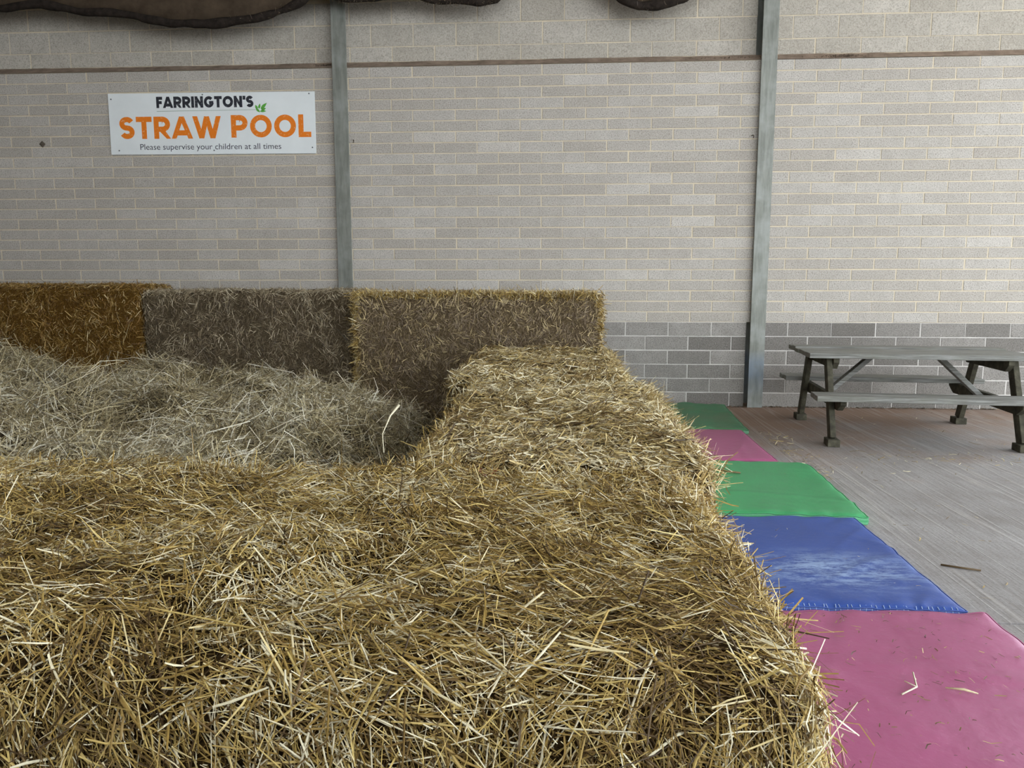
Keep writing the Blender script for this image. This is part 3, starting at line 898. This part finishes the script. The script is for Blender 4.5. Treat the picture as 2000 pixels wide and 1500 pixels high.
link('underline', mb.mesh('underline'), M['print_line'], sg)
for (bx, bz, ex, ez, wd) in ((1400, 248, 1383, 208, 11), (1412, 242, 1424, 197, 10), (1428, 244, 1483, 192, 13), (1432, 250, 1474, 238, 12), (1420, 262, 1476, 262, 9), (1388, 240, 1422, 272, 10)):
    A = Vector((bx, bz)); B = Vector((ex, ez)); d = (B - A); nn = Vector((-d.y, d.x)).normalized()
    rim = []
    for k in range(9):
        t = k / 8; rim.append(A + d * t + nn * wd * math.sin(math.pi * t ** .8))
    for k in range(7, 0, -1):
        t = k / 8; rim.append(A + d * t - nn * wd * math.sin(math.pi * t ** .8))
    mb = MB(); mb.add([(sx_(p.x), -.0085, sz_(p.y)) for p in rim], [tuple(range(len(rim)))])
    link('leaf', mb.mesh('leaf'), M['print_green'], sg)
for px, py in ((122, 148), (1847, 118), (168, 590), (1864, 573), (927, 117), (1008, 593)):
    mb = MB(); mb.tube([(sx_(px), -.0075, sz_(py)), (sx_(px), -.0105, sz_(py)), (sx_(px), -.0125, sz_(py))], [.0075, .0075, .005], 10)
    link('screw', mb.mesh('screw', True), M['screw'], sg)


# ------------------------------------------------------------------ sagging lining under the roof
def lining(name, label, xs, zs, mat, hemr, seed, depth=.75):
    """cloth belly: hangs from the roof, swings in towards the wall, ends in a rolled hem"""
    X = np.linspace(xs[0], xs[-1], 90); Z = np.interp(X, xs, zs)
    Z = Z + fbm(np.stack([X, X * 0, X * 0], 1), 3, seed, 2) * .012
    prof = np.linspace(0, 1, 26); V = []
    for x, z in zip(X, Z):
        for t in prof:
            V.append((x, -.27 - depth * t ** 1.5, z + .02 + (6.55 - z) * (1 - (1 - t) ** 1.4) * .98))
    V = np.array(V); V[:, 1] += fbm(V, 2.0, seed + 3, 3) * .03 * np.tile(1 - .5 * prof, 90)
    nc = 26; i, j = np.meshgrid(np.arange(89), np.arange(nc - 1), indexing='ij'); i = i.ravel(); j = j.ravel()
    F = np.stack([i * nc + j, i * nc + j + 1, (i + 1) * nc + j + 1, (i + 1) * nc + j], 1)
    t_ = link(name, None, None, None, (0, 0, 0)); tag(t_, label, 'roof lining', 'sagging roof lining')
    sheet = np_mesh('sheet', V, F, True)
    so = link('sheet', sheet, mat, t_)
    md = so.modifiers.new('thickness', 'SOLIDIFY'); md.thickness = .004
    mb = MB(); base = V.reshape(90, nc, 3)[:, 0]
    rr = hemr * (1 + .45 * fbm(base, 5, seed + 8, 2)) * np.clip(np.minimum(X - X[0], X[-1] - X) / .12 + .35, 0, 1)
    mb.tube([tuple(p) for p in base], list(rr), 9)
    link('hem', mb.mesh('hem', True), M['hem'], t_)
    return t_, base, rr


lin1, b1_, r1_ = lining('roof_lining', 'large dirty brown roof lining sagging above the sign', [-5.0, -3.5, -3.12, -2.75, -2.1, -1.75, -1.3, -.85, -.55, -.36, -.2], [4.18, 4.08, 4.13, 4.06, 3.985, 3.91, 3.90, 3.92, 4.0, 4.10, 4.22], M['lining'], .038, 3)
lin2, b2_, r2_ = lining('roof_lining', 'shaggy dark lining edge sagging just right of the left column', [-.2, .1, .45, .8, 1.1, 1.4, 1.58, 1.75], [4.16, 4.09, 4.12, 4.09, 4.06, 4.05, 4.07, 4.25], M['lining'], .03, 5)
lin3, b3_, r3_ = lining('roof_lining', 'shaggy dark lining edge sagging just left of the right column', [2.55, 2.8, 2.98, 3.15, 3.4, 3.7], [4.25, 4.05, 3.975, 3.975, 4.03, 4.2], M['lining'], .045, 7)
for par, base, rr, n in ((lin2, b2_, r2_, 2600), (lin3, b3_, r3_, 2200), (lin1, b1_[70:], r1_[70:], 500)):
    k = rng.integers(0, len(base), n); P = base[k] + rng.normal(0, .018, (n, 3))
    N = nrm(rng.normal(0, 1, (n, 3))); D = nrm(rng.normal(0, 1, (n, 3)) + np.array([0, 0, -.5]))
    straws('caught_straw', P, N, D, rng.uniform(.015, .05, n), rng.uniform(.002, .004, n), M['straw_grey'], par, rng.normal(.25, .3, n), .3)

# ------------------------------------------------------------------ small fixings, litter
mb = MB(); mb.add([(-.035, -.004, 0), (0, -.004, -.035), (.035, -.004, 0), (0, -.004, .035), (-.035, .003, 0), (0, .003, -.035), (.035, .003, 0), (0, .003, .035), (0, -.012, 0)],
                  [(0, 1, 8), (1, 2, 8), (2, 3, 8), (3, 0, 8), (0, 4, 5, 1), (1, 5, 6, 2), (2, 6, 7, 3), (3, 7, 4, 0)])
tag(link('wall_plate', mb.mesh('wall_plate'), M['rust'], None, (-3.39, -.002, 2.80)), 'small dark diamond fixing plate on the wall left of the sign', 'wall plate')
for x, z, lab in ((.045, 2.80, 'small rusty hook in the wall just right of the left column'), (4.17, 2.80, 'small rusty hook in the wall just left of the right column')):
    mb = MB(); mb.tube([(0, .01, 0), (0, -.03, 0), (.006, -.045, -.006), (.008, -.045, -.022), (.004, -.038, -.03)], .005, 6)
    tag(link('wall_hook', mb.mesh('wall_hook', True), M['rust'], None, (x, 0, z)), lab, 'hook')


def litter(name, label, P, Lm, tonem, mat, z=.004, wr=(.0018, .004)):
    n = len(P); N = np.tile([0, 0, 1.0], (n, 1)); D = rng.normal(0, 1, (n, 3)); D[:, 2] *= .04
    o = straws(name, P + np.array([0, 0, z]), N, D, rng.lognormal(math.log(Lm), .5, n), rng.uniform(*wr, n), M[mat], None, rng.normal(tonem, .28, n), .25, False, .3)
    tag(o, label, 'straw litter', None, 'stuff'); return o


n = 420
P = np.stack([rng.uniform(4.06, 8.2, n), -rng.random(n) ** .7 * 6.5, np.zeros(n)], 1)
P2 = np.stack([4.0 + np.abs(rng.normal(0, .12, 160)), rng.uniform(-3.0, -1.4, 160), np.zeros(160)], 1)
P3 = np.stack([rng.uniform(4.5, 6.8, 150), rng.normal(-2.35, .12, 150), np.zeros(150)], 1)
litter('straw_litter', 'wisps of straw scattered over the concrete floor', np.concatenate([P, P2, P3]), .055, .65, 'straw_arm', .004, (.0025, .0055))
P = np.stack([rng.uniform(2.85, 3.88, 330), rng.uniform(-6.45, -5.32, 330), np.full(330, .064)], 1)
litter('straw_litter', 'chopped straw bits lying on the large pink mat', P, .018, .3, 'straw_arm', .003, (.002, .004))
P = np.stack([rng.uniform(2.9, 3.8, 30), rng.uniform(-5.1, -2.9, 30), np.full(30, .062)], 1)
litter('straw_litter', 'few straw bits lying on the blue and bright green mats', P, .015, .7, 'straw_arm', .003, (.0015, .003))
n = 900
P = np.stack([rng.uniform(3.2, 8.5, n), -.01 - np.abs(rng.normal(0, .025, n)), np.zeros(n)], 1)
litter('floor_debris', 'dark crumbs and leaves gathered along the foot of the wall', P, .025, .15, 'straw_grey', .006, (.004, .012))
n = 700
P = np.concatenate([np.stack([rng.normal(5.05, .13, n // 2), rng.uniform(.0, .1, n // 2), np.zeros(n // 2)], 1),
                    np.stack([rng.normal(3.9, .25, n // 4), rng.uniform(.03, .1, n // 4), np.zeros(n // 4)], 1),
                    np.stack([rng.normal(-.25, .06, n // 4), rng.uniform(.03, .1, n // 4), np.zeros(n // 4)], 1)])
P[:, 2] = 3.545 + P[:, 1] * .45 + rng.uniform(0, .012, len(P))
litter('ledge_debris', 'dark cobwebby debris caught on the ledge of the wall', P, .03, .05, 'straw_grey', .0, (.002, .005))


def stalk(name, label, pts, r, mat, tone, parent=None, extra=()):
    mb = MB(); mb.tube(pts, r, 6)
    for e in extra: mb.tube(e, r * .8 if not hasattr(r, '__len__') else r[0] * .8, 6)
    me = mb.mesh(name, True); at = me.attributes.new('tone', 'FLOAT', 'POINT'); at.data.foreach_set('value', np.full(len(me.vertices), tone, np.float32))
    o = link(name, me, M[mat], parent); tag(o, label, 'straw stalk', 'loose stalks'); return o


stalk('straw_stalk', 'pale forked straw stalk on the large pink mat', [(3.335, -5.93, .066), (3.40, -5.885, .068), (3.425, -5.80, .072)], .0028, 'straw_pool', .95, None, [[(3.40, -5.885, .068), (3.375, -5.855, .070)]])
stalk('straw_stalk', 'dark twig on the floor right of the blue mat', [(4.07, -4.62, .005), (4.15, -4.66, .006), (4.22, -4.685, .006)], .005, 'straw_arm', .1)
stalk('straw_stalk', 'brown stick lying on the bright green mat', [(3.24, -3.02, .066), (3.36, -3.11, .068), (3.46, -3.15, .066)], .006, 'straw_arm', .25)
stalk('straw_stalk', 'crumpled pale husk on the large pink mat right of the forked stalk', [(3.49, -5.88, .066), (3.54, -5.895, .07), (3.575, -5.91, .066)], [.002, .0045, .002], 'straw_pool', .8)
stalk('straw_stalk', 'pale seed head rising at the inner corner of the straw bales', [(1.60, -5.45, .70), (1.56, -5.30, .74), (1.575, -5.22, .80), (1.60, -5.17, .835)], [.002, .002, .0035, .006], 'straw_pool', .9)
tw_ = MB(); tw_.tube([(2.03 + .03 * math.sin(k * 1.1), -5.80 + .025 * math.cos(k * 1.7), .718 + .01 * math.sin(k * 2.1)) for k in range(12)], .003, 6)
tag(link('twine', tw_.mesh('twine', True), M['twine']), 'scrap of red baler twine tangled in the foreground bale', 'twine')
